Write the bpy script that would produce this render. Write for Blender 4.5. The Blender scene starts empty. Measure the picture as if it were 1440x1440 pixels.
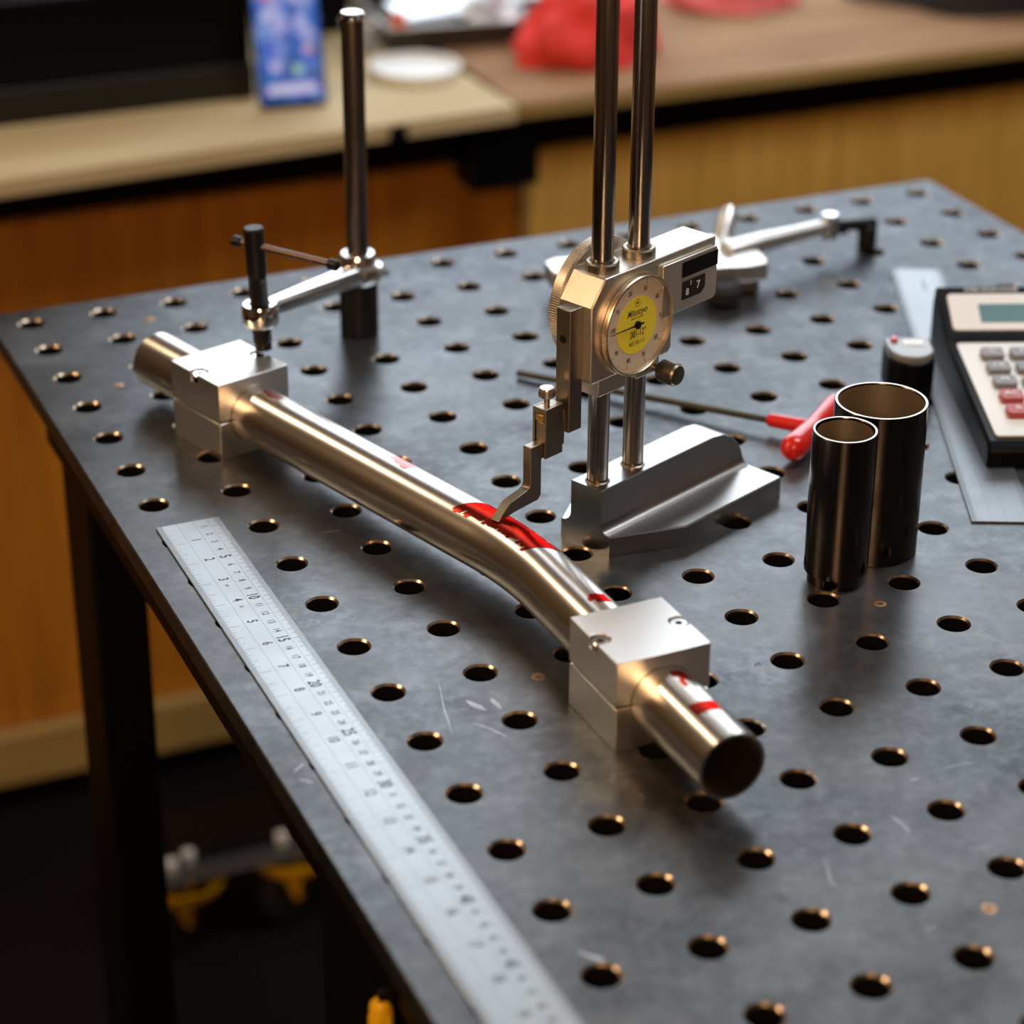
import bpy, bmesh, math, random
from mathutils import Vector, Matrix, noise

random.seed(7)
S = 0.001                     # everything below is written in millimetres
TZ = 0.9                      # table top height in metres
scene = bpy.context.scene
col = scene.collection
R = math.radians

# ------------------------------------------------------------------ camera
cam_data = bpy.data.cameras.new('camera')
cam = bpy.data.objects.new('camera', cam_data)
col.objects.link(cam)
scene.camera = cam
right = Vector((0.91800453, -0.3965402, 0.0048534))
down = Vector((-0.17333236, -0.41221796, -0.89444522))
fwd = Vector((0.35668415, 0.82026351, -0.4471512))
m = Matrix.Identity(4)
for i in range(3):
    m[i][0] = right[i]; m[i][1] = -down[i]; m[i][2] = -fwd[i]
m.translation = Vector((-363.36 * S, -739.71 * S, 627.55 * S + TZ))
cam.matrix_world = m
cam_data.sensor_width = 36.0
cam_data.lens = 3430.32 / 1440 * 36
cam_data.clip_start = 0.02
cam_data.clip_end = 50
cam_data.dof.use_dof = True
cam_data.dof.focus_distance = 1.312
cam_data.dof.aperture_fstop = 5.0

# ------------------------------------------------------------------ world, lights, exposure
world = bpy.data.worlds.new('world')
scene.world = world
world.use_nodes = True
wb = world.node_tree.nodes['Background']
wb.inputs[0].default_value = (0.75, 0.87, 1.0, 1)
wb.inputs[1].default_value = 1.0
vs = scene.view_settings
vs.view_transform = 'Standard'
vs.look = 'None'
vs.exposure = 0.0
vs.gamma = 1.0
vs.use_curve_mapping = False


def area(name, loc, aim, sx, sy, power, color):
    d = bpy.data.lights.new(name, 'AREA')
    d.shape = 'RECTANGLE'
    d.size = sx; d.size_y = sy
    d.energy = power
    d.color = color
    o = bpy.data.objects.new(name, d)
    col.objects.link(o)
    o.location = loc
    o.rotation_euler = (Vector(aim) - Vector(loc)).to_track_quat('-Z', 'Y').to_euler()
    return o


# daylight entering by the window above the bench (the wall has the opening there)
area('window_daylight', (1.72, 2.44, 1.77), (1.72, 0.0, 1.77), 2.62, 1.82, 41, (0.88, 0.945, 1.0))
# ceiling fluorescent panel over the far side of the table
area('ceiling_panel_light', (1.15, 0.35, 2.755), (1.15, 0.35, 0.0), 1.2, 0.6, 25, (0.96, 0.98, 1.0))

# ------------------------------------------------------------------ materials
MATS = {}


def mat(name, base, metal=0.0, rough=0.5, var=0.0, scale=30.0, stretch=None, rvar=0.0, bump=0.0,
        emit=None, emit_s=0.0, alpha=None, trans=0.0, coat=0.0, spec=None, aniso=0.0, tint=None):
    if name in MATS:
        return MATS[name]
    M = bpy.data.materials.new(name)
    M.use_nodes = True
    nt = M.node_tree
    b = nt.nodes['Principled BSDF']
    b.inputs['Base Color'].default_value = (*base, 1)
    b.inputs['Metallic'].default_value = metal
    b.inputs['Roughness'].default_value = rough
    b.inputs['Coat Weight'].default_value = coat
    b.inputs['Transmission Weight'].default_value = trans
    b.inputs['Anisotropic'].default_value = aniso
    if tint is not None:
        b.inputs['Specular Tint'].default_value = (*tint, 1)
    if spec is not None:
        b.inputs['Specular IOR Level'].default_value = spec
    if alpha is not None:
        b.inputs['Alpha'].default_value = alpha
    if emit is not None:
        b.inputs['Emission Color'].default_value = (*emit, 1)
        b.inputs['Emission Strength'].default_value = emit_s
    if var or rvar or bump:
        tc = nt.nodes.new('ShaderNodeTexCoord')
        mp = nt.nodes.new('ShaderNodeMapping')
        if stretch:
            mp.inputs['Scale'].default_value = stretch
        nz = nt.nodes.new('ShaderNodeTexNoise')
        nz.inputs['Scale'].default_value = scale
        nz.inputs['Detail'].default_value = 6
        nt.links.new(tc.outputs['Object'], mp.inputs[0])
        nt.links.new(mp.outputs[0], nz.inputs['Vector'])
        if var:
            mx = nt.nodes.new('ShaderNodeMix'); mx.data_type = 'RGBA'
            mx.inputs[6].default_value = (*[max(0, c * (1 - var)) for c in base], 1)
            mx.inputs[7].default_value = (*[min(1, c * (1 + var)) for c in base], 1)
            nt.links.new(nz.outputs[0], mx.inputs[0])
            nt.links.new(mx.outputs[2], b.inputs['Base Color'])
        if rvar:
            mr = nt.nodes.new('ShaderNodeMapRange')
            mr.inputs[3].default_value = max(0.02, rough - rvar)
            mr.inputs[4].default_value = min(1, rough + rvar)
            nt.links.new(nz.outputs[0], mr.inputs[0])
            nt.links.new(mr.outputs[0], b.inputs['Roughness'])
        if bump:
            bp = nt.nodes.new('ShaderNodeBump')
            bp.inputs['Strength'].default_value = bump
            bp.inputs['Distance'].default_value = 0.0004
            nt.links.new(nz.outputs[0], bp.inputs['Height'])
            nt.links.new(bp.outputs[0], b.inputs['Normal'])
    MATS[name] = M
    return M


def table_steel():
    M = bpy.data.materials.new('blackened_table_steel')
    M.use_nodes = True
    nt = M.node_tree; L = nt.links
    b = nt.nodes['Principled BSDF']
    b.inputs['Metallic'].default_value = 0.9
    b.inputs['Specular Tint'].default_value = (0.32, 0.33, 0.35, 1)
    tc = nt.nodes.new('ShaderNodeTexCoord')

    def nz(scale, detail=5, stretch=None, rot=0, rough=0.55):
        n = nt.nodes.new('ShaderNodeTexNoise')
        n.inputs['Scale'].default_value = scale
        n.inputs['Detail'].default_value = detail
        n.inputs['Roughness'].default_value = rough
        mp = nt.nodes.new('ShaderNodeMapping')
        mp.inputs['Rotation'].default_value = (0, 0, rot)
        if stretch:
            mp.inputs['Scale'].default_value = stretch
        L.new(tc.outputs['Object'], mp.inputs[0])
        L.new(mp.outputs[0], n.inputs['Vector'])
        return n.outputs[0]

    def ramp(src, a, b_):
        r = nt.nodes.new('ShaderNodeMapRange')
        r.inputs[1].default_value = a; r.inputs[2].default_value = b_
        L.new(src, r.inputs[0])
        return r.outputs[0]

    def mixc(fac, c0, c1):
        x = nt.nodes.new('ShaderNodeMix'); x.data_type = 'RGBA'
        L.new(fac, x.inputs[0])
        for s, c in ((6, c0), (7, c1)):
            if isinstance(c, tuple):
                x.inputs[s].default_value = (*c, 1)
            else:
                L.new(c, x.inputs[s])
        return x.outputs[2]

    def mul(a, b_):
        x = nt.nodes.new('ShaderNodeMath'); x.operation = 'MULTIPLY'
        L.new(a, x.inputs[0])
        if isinstance(b_, float):
            x.inputs[1].default_value = b_
        else:
            L.new(b_, x.inputs[1])
        return x.outputs[0]

    c = mixc(ramp(nz(7, 6), 0.3, 0.72), (0.112, 0.117, 0.122), (0.208, 0.214, 0.219))
    c = mixc(mul(ramp(nz(38, 8, None, 0, 0.7), 0.48, 0.72), 0.55), c, (0.29, 0.295, 0.30))
    c = mixc(mul(ramp(nz(24, 8, None, 0.4, 0.75), 0.55, 0.75), 0.6), c, (0.05, 0.052, 0.06))
    c = mixc(mul(ramp(nz(130, 6, None, 0.2, 0.7), 0.45, 0.70), 0.35), c, (0.30, 0.31, 0.315))
    scr1 = mul(ramp(nz(60, 2, (1, 0.035, 1), 0.6), 0.70, 0.76), ramp(nz(9, 2), 0.50, 0.62))
    scr2 = mul(ramp(nz(70, 2, (1, 0.05, 1), -0.9), 0.71, 0.77), ramp(nz(12, 3), 0.52, 0.64))
    c = mixc(scr1, c, (0.42, 0.42, 0.42))
    c = mixc(scr2, c, (0.40, 0.40, 0.40))
    L.new(c, b.inputs['Base Color'])
    r = nt.nodes.new('ShaderNodeMapRange')
    r.inputs[1].default_value = 0.3; r.inputs[2].default_value = 0.7
    r.inputs[3].default_value = 0.24; r.inputs[4].default_value = 0.40
    L.new(nz(14, 6), r.inputs[0])
    L.new(r.outputs[0], b.inputs['Roughness'])
    MATS['table_steel'] = M
    return M


def wood(name, c0, c1, scale=6, stretch=(1, 12, 12), rough=0.6, spec=None):
    M = bpy.data.materials.new(name)
    M.use_nodes = True
    nt = M.node_tree; L = nt.links
    b = nt.nodes['Principled BSDF']
    b.inputs['Roughness'].default_value = rough
    if spec is not None:
        b.inputs['Specular IOR Level'].default_value = spec
    tc = nt.nodes.new('ShaderNodeTexCoord')
    mp = nt.nodes.new('ShaderNodeMapping'); mp.inputs['Scale'].default_value = stretch
    n = nt.nodes.new('ShaderNodeTexNoise')
    n.inputs['Scale'].default_value = scale; n.inputs['Detail'].default_value = 5
    cr = nt.nodes.new('ShaderNodeValToRGB')
    cr.color_ramp.elements[0].position = 0.3; cr.color_ramp.elements[0].color = (*c0, 1)
    cr.color_ramp.elements[1].position = 0.7; cr.color_ramp.elements[1].color = (*c1, 1)
    L.new(tc.outputs['Object'], mp.inputs[0]); L.new(mp.outputs[0], n.inputs['Vector'])
    L.new(n.outputs[0], cr.inputs[0]); L.new(cr.outputs[0], b.inputs['Base Color'])
    MATS[name] = M
    return M


STEEL = table_steel()
ALU = mat('machined_aluminium', (0.88, 0.87, 0.85), 1.0, 0.36, 0.05, 60, (1, 8, 1), 0.05)
TUBE = mat('brushed_stainless_tube', (0.68, 0.63, 0.57), 1.0, 0.26, 0.03, 8, (6, 1, 6))
CHROME = mat('bright_chrome', (0.82, 0.82, 0.82), 1.0, 0.10)
POLISH = mat('polished_steel', (0.42, 0.37, 0.34), 1.0, 0.2, 0.04, 40)
GAUGE = mat('satin_nickel_cast', (0.66, 0.62, 0.56), 0.9, 0.38, 0.04, 120, None, 0.04, 0.15)
GROUND = mat('ground_steel', (0.46, 0.45, 0.44), 1.0, 0.28, 0.04, 12, (1, 4, 1))
BRASSY = mat('dull_tool_steel', (0.36, 0.31, 0.25), 1.0, 0.38, 0.06, 90)
BLACKM = mat('black_oxide_steel', (0.006, 0.0055, 0.0055), 0.15, 0.45, 0.2, 60)
BLACKP = mat('black_plastic', (0.003, 0.003, 0.004), 0.0, 0.4, spec=0.12)
PAINTB = mat('black_painted_steel', (0.0035, 0.003, 0.003), 0.0, 0.5, spec=0.12)
RULER = mat('satin_ruler_steel', (0.47, 0.49, 0.50), 1.0, 0.36, 0.05, 25, (1, 3, 1), 0.06)
RULER2 = mat('worn_ruler_steel', (0.27, 0.285, 0.30), 1.0, 0.42, 0.08, 25, (1, 3, 1), 0.06)
INK = mat('etched_black_ink', (0.06, 0.065, 0.075), 0.2, 0.5)
INKG = mat('etched_grey_ink', (0.12, 0.13, 0.145), 0.3, 0.5)
MARKER = mat('red_marker_ink', (0.44, 0.045, 0.035), 0.97, 0.26, 0.55, 70, (1, 1, 1), 0.05, tint=(0.8, 0.22, 0.18))
MARKERP = mat('faded_red_marker_ink', (0.42, 0.13, 0.115), 0.95, 0.30, 0.3, 70)
DIALW = mat('dial_silver_white', (0.78, 0.69, 0.58), 0.25, 0.45)
DIALY = mat('dial_yellow', (0.88, 0.78, 0.05), 0.0, 0.4)
REDP = mat('red_handle_vinyl', (0.72, 0.012, 0.01), 0.0, 0.28, coat=0.4)
WHITEP = mat('white_plastic', (0.80, 0.81, 0.80), 0.0, 0.4)
GREYKEY = mat('grey_key_plastic', (0.20, 0.19, 0.20), 0.0, 0.4)
REDKEY = mat('red_key_plastic', (0.42, 0.05, 0.05), 0.0, 0.4)
LCD = mat('lcd_glass', (0.12, 0.25, 0.28), 0.0, 0.35, spec=0.2)
PRINTW = mat('white_print', (0.8, 0.8, 0.8), 0.0, 0.5)
YELLOWP = mat('yellow_paint', (1.0, 0.56, 0.01), 0.0, 0.4)
RUBBER = mat('black_rubber', (0.01, 0.01, 0.01), 0.0, 0.7)
RAG = mat('red_cloth', (0.85, 0.06, 0.05), 0.0, 0.9, 0.15, 40)
RAGP = mat('pink_cloth', (0.92, 0.22, 0.24), 0.0, 0.9, 0.12, 40)
BAGB = mat('black_fabric', (0.010, 0.011, 0.014), 0.0, 0.7)
CLEARW = mat('milky_plastic', (0.86, 0.86, 0.83), 0.0, 0.35)
ORANGE = mat('orange_plastic', (0.85, 0.13, 0.01), 0.0, 0.4)
TRAYM = mat('dark_tray_metal', (0.05, 0.045, 0.04), 0.6, 0.4)
FOIL = mat('silver_sheet', (0.75, 0.80, 0.84), 0.8, 0.3)
PLYT = wood('pale_plywood_top', (0.52, 0.40, 0.21), (0.66, 0.54, 0.33), 3, (1, 10, 10), 0.75, 0.2)
PLYT2 = wood('brown_worktop', (0.26, 0.14, 0.075), (0.42, 0.25, 0.13), 4, (1, 5, 5), 0.8, 0.15)
PLYL = wood('orange_brown_panel', (0.38, 0.135, 0.008), (0.56, 0.22, 0.014), 5, (10, 10, 1), 0.55)
PLYR = wood('yellow_brown_panel', (0.60, 0.34, 0.06), (0.78, 0.47, 0.11), 5, (10, 10, 1), 0.55)
PINE = wood('pine_board', (0.32, 0.21, 0.06), (0.44, 0.30, 0.10), 5, (1, 10, 10), 0.6)
FLOORM = mat('dark_concrete', (0.005, 0.004, 0.0035), 0.0, 0.8, 0.4, 6, spec=0.1)
WALLM = mat('warm_wall_paint', (0.21, 0.125, 0.062), 0.0, 0.8, 0.08, 4)
CEILM = mat('ceiling_paint', (0.24, 0.20, 0.16), 0.0, 0.9)
FRAMEM = mat('window_frame_paint', (0.6, 0.6, 0.58), 0.0, 0.5)


# ------------------------------------------------------------------ mesh helpers
class MB:
    def __init__(self):
        self.v = []; self.f = []

    def add(self, verts, faces, M=None):
        n = len(self.v)
        for p in verts:
            p = Vector(p)
            if M is not None:
                p = M @ p
            self.v.append(p)
        self.f += [tuple(i + n for i in f) for f in faces]
        return self

    def box(self, x0, x1, y0, y1, z0, z1, M=None):
        v = [(x0, y0, z0), (x1, y0, z0), (x1, y1, z0), (x0, y1, z0), (x0, y0, z1), (x1, y0, z1), (x1, y1, z1), (x0, y1, z1)]
        f = [(3, 2, 1, 0), (4, 5, 6, 7), (0, 1, 5, 4), (1, 2, 6, 5), (2, 3, 7, 6), (3, 0, 4, 7)]
        return self.add(v, f, M)

    def prism(self, poly, a0, a1, axis='z', M=None):
        def p3(p, a):
            if axis == 'z': return (p[0], p[1], a)
            if axis == 'y': return (p[0], a, p[1])
            return (a, p[0], p[1])
        n = len(poly)
        v = [p3(p, a0) for p in poly] + [p3(p, a1) for p in poly]
        f = [tuple(range(n)), tuple(range(2 * n - 1, n - 1, -1))]
        f += [(i, (i + 1) % n, n + (i + 1) % n, n + i) for i in range(n)]
        return self.add(v, f, M)

    def lathe(self, prof, n=32, M=None, cap=True):
        v = []; f = []
        k = len(prof)
        for i in range(n):
            a = 2 * math.pi * i / n
            for r, z in prof:
                v.append((r * math.cos(a), r * math.sin(a), z))
        for i in range(n):
            j = (i + 1) % n
            for q in range(k - 1):
                f.append((i * k + q, j * k + q, j * k + q + 1, i * k + q + 1))
        if cap:
            if prof[0][0] > 1e-6: f.append(tuple(i * k for i in range(n))[::-1])
            if prof[-1][0] > 1e-6: f.append(tuple(i * k + k - 1 for i in range(n)))
        return self.add(v, f, M)

    def cyl(self, p0, p1, r0, r1=None, n=24, ch=0.0):
        p0 = Vector(p0); p1 = Vector(p1)
        r1 = r0 if r1 is None else r1
        d = p1 - p0; h = d.length
        M = Matrix.Translation(p0) @ d.to_track_quat('Z', 'Y').to_matrix().to_4x4()
        if ch:
            prof = [(r0 - ch, 0), (r0, ch), (r1, h - ch), (r1 - ch, h)]
        else:
            prof = [(r0, 0), (r1, h)]
        return self.lathe(prof, n, M)

    def sweep(self, path, r, n=16, cap=True):
        path = [Vector(p) for p in path]
        rs = r if isinstance(r, (list, tuple)) else [r] * len(path)
        v = []; f = []
        up = None
        for i, p in enumerate(path):
            t = (path[min(i + 1, len(path) - 1)] - path[max(i - 1, 0)]).normalized()
            if up is None:
                up = Vector((0, 0, 1)) if abs(t.z) < 0.9 else Vector((1, 0, 0))
            s = t.cross(up).normalized(); up = s.cross(t).normalized()
            for k in range(n):
                a = 2 * math.pi * k / n
                v.append(p + (s * math.cos(a) + up * math.sin(a)) * rs[i])
        for i in range(len(path) - 1):
            for k in range(n):
                f.append((i * n + k, i * n + (k + 1) % n, (i + 1) * n + (k + 1) % n, (i + 1) * n + k))
        if cap:
            f.append(tuple(range(n))[::-1]); f.append(tuple((len(path) - 1) * n + k for k in range(n)))
        return self.add(v, f)


def tag(o, label=None, cat=None, group=None, kind=None):
    if label: o['label'] = label
    if cat: o['category'] = cat
    if group: o['group'] = group
    if kind: o['kind'] = kind
    return o


def obj(name, mb, material, parent=None, loc=None, rotz=0.0, bevel=0.0, seg=2, angle=35, recalc=True):
    me = bpy.data.meshes.new(name)
    me.from_pydata([tuple(p * S) for p in mb.v], [], mb.f)
    bm = bmesh.new(); bm.from_mesh(me)
    if recalc:
        bmesh.ops.recalc_face_normals(bm, faces=bm.faces)
    bm.to_mesh(me); bm.free()
    for p in me.polygons:
        p.use_smooth = True
    me.set_sharp_from_angle(angle=R(angle))
    me.materials.append(material)
    o = bpy.data.objects.new(name, me)
    col.objects.link(o)
    if parent is not None:
        o.parent = parent
    if loc is not None:
        o.location = Vector(loc) * S
        if parent is None:
            o.location.z += TZ
    o.rotation_euler = (0, 0, rotz)
    if bevel:
        b = o.modifiers.new('bevel', 'BEVEL')
        b.width = bevel * S; b.segments = seg; b.limit_method = 'ANGLE'; b.angle_limit = R(40)
        b.harden_normals = False
    return o


def thing(name, label, cat, loc, rotz=0.0, group=None):
    o = bpy.data.objects.new(name, None)
    o.empty_display_size = 0.02
    col.objects.link(o)
    o.location = Vector(loc) * S + Vector((0, 0, TZ))
    o.rotation_euler = (0, 0, rotz)
    return tag(o, label, cat, group)


def struct(name, mb, material, bevel=0.0):
    o = obj(name, mb, material, loc=(0, 0, 0), bevel=bevel)
    o['kind'] = 'structure'
    return o


_glyph = {}


def text_mesh(s, shear=0.0, bold=0.018):
    key = (s, shear, bold)
    if key not in _glyph:
        c = bpy.data.curves.new('txt', 'FONT')
        c.body = s; c.size = 1.0; c.align_x = 'CENTER'; c.align_y = 'CENTER'; c.shear = shear
        c.resolution_u = 3; c.offset = bold
        o = bpy.data.objects.new('txt', c); col.objects.link(o)
        dg = bpy.context.evaluated_depsgraph_get(); dg.update()
        me = o.evaluated_get(dg).to_mesh()
        _glyph[key] = ([v.co.copy() for v in me.vertices], [tuple(p.vertices) for p in me.polygons])
        bpy.data.objects.remove(o); bpy.data.curves.remove(c)
    return _glyph[key]


def put_text(mb, s, size, M, shear=0.0, sx=1.0):
    v, f = text_mesh(s, shear)
    mb.add([(p.x * size * sx, p.y * size, 0) for p in v], f, M)


def arc(cx, cy, r, a0, a1, n):
    return [(cx + r * math.cos(R(a0 + (a1 - a0) * i / n)), cy + r * math.sin(R(a0 + (a1 - a0) * i / n))) for i in range(n + 1)]


FL = -900.0                  # floor level relative to the table top

# ------------------------------------------------------------------ the room
X0, X1, Y0, Y1, ZC = -2600, 3600, -3200, 2350, 1900
struct('floor', MB().box(X0, X1, Y0, Y1, FL - 50, FL), FLOORM)
struct('ceiling', MB().box(X0, X1, Y0, Y1, ZC, ZC + 50), CEILM)
struct('wall_left', MB().box(X0 - 60, X0, Y0, Y1, FL, ZC), WALLM)
struct('wall_right', MB().box(X1, X1 + 60, Y0, Y1, FL, ZC), WALLM)
struct('wall_front', MB().box(X0, X1, Y0 - 60, Y0, FL, ZC), WALLM)
WX0, WX1, WZ0, WZ1 = 390, 3050, -60, 1800
wbk = MB()
wbk.box(X0, WX0, Y1, Y1 + 120, FL, ZC).box(WX1, X1, Y1, Y1 + 120, FL, ZC)
wbk.box(WX0, WX1, Y1, Y1 + 120, FL, WZ0).box(WX0, WX1, Y1, Y1 + 120, WZ1, ZC)
struct('wall_back', wbk, WALLM)
wf = MB()
wf.box(WX0, WX1, Y1 - 12, Y1 + 40, WZ0, WZ0 + 40).box(WX0, WX1, Y1 - 12, Y1 + 40, WZ1 - 40, WZ1)
wf.box(WX0, WX0 + 40, Y1 - 12, Y1 + 40, WZ0 + 40, WZ1 - 40).box(WX1 - 40, WX1, Y1 - 12, Y1 + 40, WZ0 + 40, WZ1 - 40)
for k in (1, 2):
    xx = WX0 + (WX1 - WX0) * k / 3
    wf.box(xx - 16, xx + 16, Y1 - 8, Y1 + 36, WZ0 + 40, WZ1 - 40)
struct('window_1', wf, FRAMEM, bevel=2)

# warm workshop lamps: their bulbs glow, the light comes from area lamps inside the shades
SHADE = mat('lamp_shade_enamel', (0.05, 0.08, 0.06), 0.0, 0.4)
BULB = mat('warm_bulb_glow', (1, 0.8, 0.55), 0.0, 0.5, emit=(1.0, 0.66, 0.34), emit_s=6.0)


def shop_lamp(label, loc, aim, size, power, color, r=0.16):
    t = thing('workshop_lamp', label, 'lamp', loc)
    d = (Vector(aim) - Vector(loc)).normalized()
    M = d.to_track_quat('-Z', 'Y').to_matrix().to_4x4()
    k = size * 1000 * 0.62
    obj('lamp_shade', MB().lathe([(k + 8, -4), (k + 10, -4), (k * 0.55, 95), (22, 120), (22, 116), (k * 0.55 - 3, 91), (k + 7, -4)], 40, M, cap=False), SHADE, t)
    obj('cord', MB().cyl(M @ Vector((0, 0, 116)), (0, 0, ZC - loc[2]), 3, n=8), BLACKP, t)
    l = area('lamp_light', (Vector(loc) * S + Vector((0, 0, TZ)) + d * 0.004), (Vector(aim) * S + Vector((0, 0, TZ))), size, size, power, color)
    l.data.shape = 'DISK'
    return t


shop_lamp('warm shaded pendant lamp hanging over the left end of the bench', (-530, 1750, 1300), (90, 330, 0), 0.15, 3.6, (1.0, 0.80, 0.54))
shop_lamp('warm shaded pendant lamp hanging behind the camera', (-900, -1700, 1150), (100, 350, 0), 0.5, 26, (1.0, 0.60, 0.30))
shop_lamp('warm shaded pendant lamp hanging near the left wall', (-1510, 690, 1285), (100, 400, 0), 0.42, 12, (1.0, 0.66, 0.36))
cp = thing('ceiling_lamp', 'flat white ceiling light panel above the table', 'lamp', (1150, 350, 1857))
obj('housing', MB().box(-620, 620, -320, 320, 2, 43), FRAMEM, cp, bevel=3)
for y_ in (-316, 306):
    obj('trim_strip', MB().box(-620, 620, y_, y_ + 10, -2, 2), FRAMEM, cp)

# ------------------------------------------------------------------ welding table
tbl = thing('welding_table', 'dark steel welding table with a grid of round fixture holes on black legs', 'table', (0, 0, FL))
H = -FL
NX0, NX1, NY0, NY1 = -1, 13, -7, 16
mb = MB()
NS = 32
sq = []
ci = []
for k in range(NS):
    a = 2 * math.pi * k / NS
    c, s = math.cos(a), math.sin(a)
    q = 25 / max(abs(c), abs(s))
    sq.append((c * q, s * q)); ci.append((c, s))
TH = 13.0
for i in range(NX0, NX1 + 1):
    for j in range(NY0, NY1 + 1):
        cx, cy = i * 50, j * 50
        v = []
        for k in range(NS): v.append((cx + sq[k][0], cy + sq[k][1], H))
        for r, z in ((9.1, 0), (8.1, -1.1), (8.1, -1.9), (8.1, -TH)):
            for k in range(NS): v.append((cx + ci[k][0] * r, cy + ci[k][1] * r, H + z))
        for k in range(NS): v.append((cx + sq[k][0], cy + sq[k][1], H - TH))
        f = []
        for q in range(5):
            for k in range(NS):
                k2 = (k + 1) % NS
                f.append((q * NS + k, q * NS + k2, (q + 1) * NS + k2, (q + 1) * NS + k))
        mb.add(v, f)
xa, xb, ya, yb = NX0 * 50 - 25, NX1 * 50 + 25, NY0 * 50 - 25, NY1 * 50 + 25
for z0, z1, o0, o1 in ((0, -0.7, 0, 0.7), (-0.7, -TH + 0.7, 0.7, 0.7), (-TH + 0.7, -TH, 0.7, 0)):
    A = [(xa - o0, ya - o0, H + z0), (xb + o0, ya - o0, H + z0), (xb + o0, yb + o0, H + z0), (xa - o0, yb + o0, H + z0)]
    B = [(xa - o1, ya - o1, H + z1), (xb + o1, ya - o1, H + z1), (xb + o1, yb + o1, H + z1), (xa - o1, yb + o1, H + z1)]
    mb.add(A + B, [(k, 4 + k, 4 + (k + 1) % 4, (k + 1) % 4) for k in range(4)])
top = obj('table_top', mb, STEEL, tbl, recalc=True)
top.data.materials.append(mat('bare_lit_hole_steel', (0.50, 0.39, 0.28), 1.0, 0.28, 0.2, 200))  # bare rim metal, its orange tone standing for the warm light
top.data.materials.append(mat('shaded_hole_steel', (0.004, 0.0035, 0.003), 0.0, 0.8, 0.2, 200, spec=0.1))  # near-black lower wall paints in the shade inside the holes
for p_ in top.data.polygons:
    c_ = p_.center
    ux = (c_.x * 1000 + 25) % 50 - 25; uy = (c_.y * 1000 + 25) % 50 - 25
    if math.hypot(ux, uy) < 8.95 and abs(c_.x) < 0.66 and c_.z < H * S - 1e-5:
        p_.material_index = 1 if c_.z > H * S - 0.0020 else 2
for x in (-50, 614):
    for y0 in (675, 150, -330):
        obj('leg', MB().box(x, x + (36 if y0 > 600 else 28), y0, y0 + 70, 0, H - TH - 0.2), PAINTB, tbl, bevel=3)
for x in (-58, 640):
    obj('side_rail', MB().box(x, x + 8, -330, 745, H - TH - 50, H - TH - 0.1), PAINTB, tbl, bevel=1)
for y in (-300, 700):
    obj('cross_rail', MB().box(-14, 614, y, y + 36, H - TH - 50, H - TH - 0.1), PAINTB, tbl, bevel=2)
# spare tapped holes with brass-coloured plugs
SCUFF = mat('bright_scuffed_steel', (0.42, 0.43, 0.44), 0.9, 0.45, 0.3, 300)
SCUFFD = mat('dark_scratch', (0.03, 0.03, 0.035), 0.3, 0.6)
scf = [([(26.8, 249.0), (20.1, 225.6), (14.4, 200.5)], .5, 0), ([(32.7, 227.6), (35.1, 221.4), (38.5, 214.9)], 2.2, 0), ([(45.0, 224.7), (45.8, 213.2)], 2.0, 0),
       ([(27.7, 206.3), (33.7, 198.0), (37.9, 188.4)], .9, 0), ([(-2.5, 19.0), (1.0, 14.5), (3.5, 11.2), (6.0, 9.2)], 2.4, 0), ([(-67.3, 199.0), (-64.1, 201.1), (-60.2, 204.2)], .8, 0),
       ([(-67.3, 191.6), (-64.0, 188.9), (-61.8, 186.0)], .8, 0), ([(197.4, 78.3), (203.7, 78.4)], .5, 0), ([(174.2, 56.2), (175.3, 48.7), (174.9, 40.1)], .7, 0),
       ([(215.4, 80.8), (225.6, 81.2), (240.2, 79.2)], .25, 0), ([(25.8, 429.1), (34.8, 428.2), (40.9, 428.5)], .4, 0), ([(180.9, 201.0), (185.0, 204.0), (184.6, 199.4)], .45, 1),
       ([(129.4, 39.1), (122.1, 21.4), (122.2, 16.7)], .5, 0), ([(141.3, -25.4), (147.7, -25.4)], .5, 0), ([(191.4, 18.9), (203.9, 17.9)], .3, 0)]
for pl_, wd, dk_ in scf:
    v = []; f = []
    n_ = 14
    for i in range(n_ + 1):
        u = i / n_ * (len(pl_) - 1)
        k = min(int(u), len(pl_) - 2)
        a_ = Vector((*pl_[k], 0)); b_ = Vector((*pl_[k + 1], 0))
        d_ = (b_ - a_).normalized(); p_ = a_.lerp(b_, u - k)
        w_ = wd * (math.sin(math.pi * (i + 0.3) / (n_ + 0.6)) ** 0.6) * random.uniform(0.5, 1.1)
        q_ = Vector((-d_.y, d_.x, 0))
        v += [p_ + q_ * w_ + Vector((0, 0, H + 0.03)), p_ - q_ * w_ * random.uniform(0.6, 1.1) + Vector((0, 0, H + 0.03))]
    f = [(2 * i, 2 * i + 1, 2 * i + 3, 2 * i + 2) for i in range(n_)]
    obj('scuff_mark', MB().add(v, f), SCUFFD if dk_ else SCUFF, tbl)
PLUG = mat('rusty_plug', (0.42, 0.24, 0.12), 0.9, 0.45, 0.3, 300)
for (x, y) in ((175.5, -23), (75.4, 234.6), (275.3, 234.2), (25.8, 777), (-23.5, 676)):
    obj('hole_plug', MB().lathe([(3.6, H - 1.0), (3.6, H + 0.15), (3.0, H + 0.3), (1.6, H + 0.3), (1.4, H - 0.2), (0, H - 0.2)], 16, Matrix.Translation((x, y, 0))), PLUG, tbl)

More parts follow.
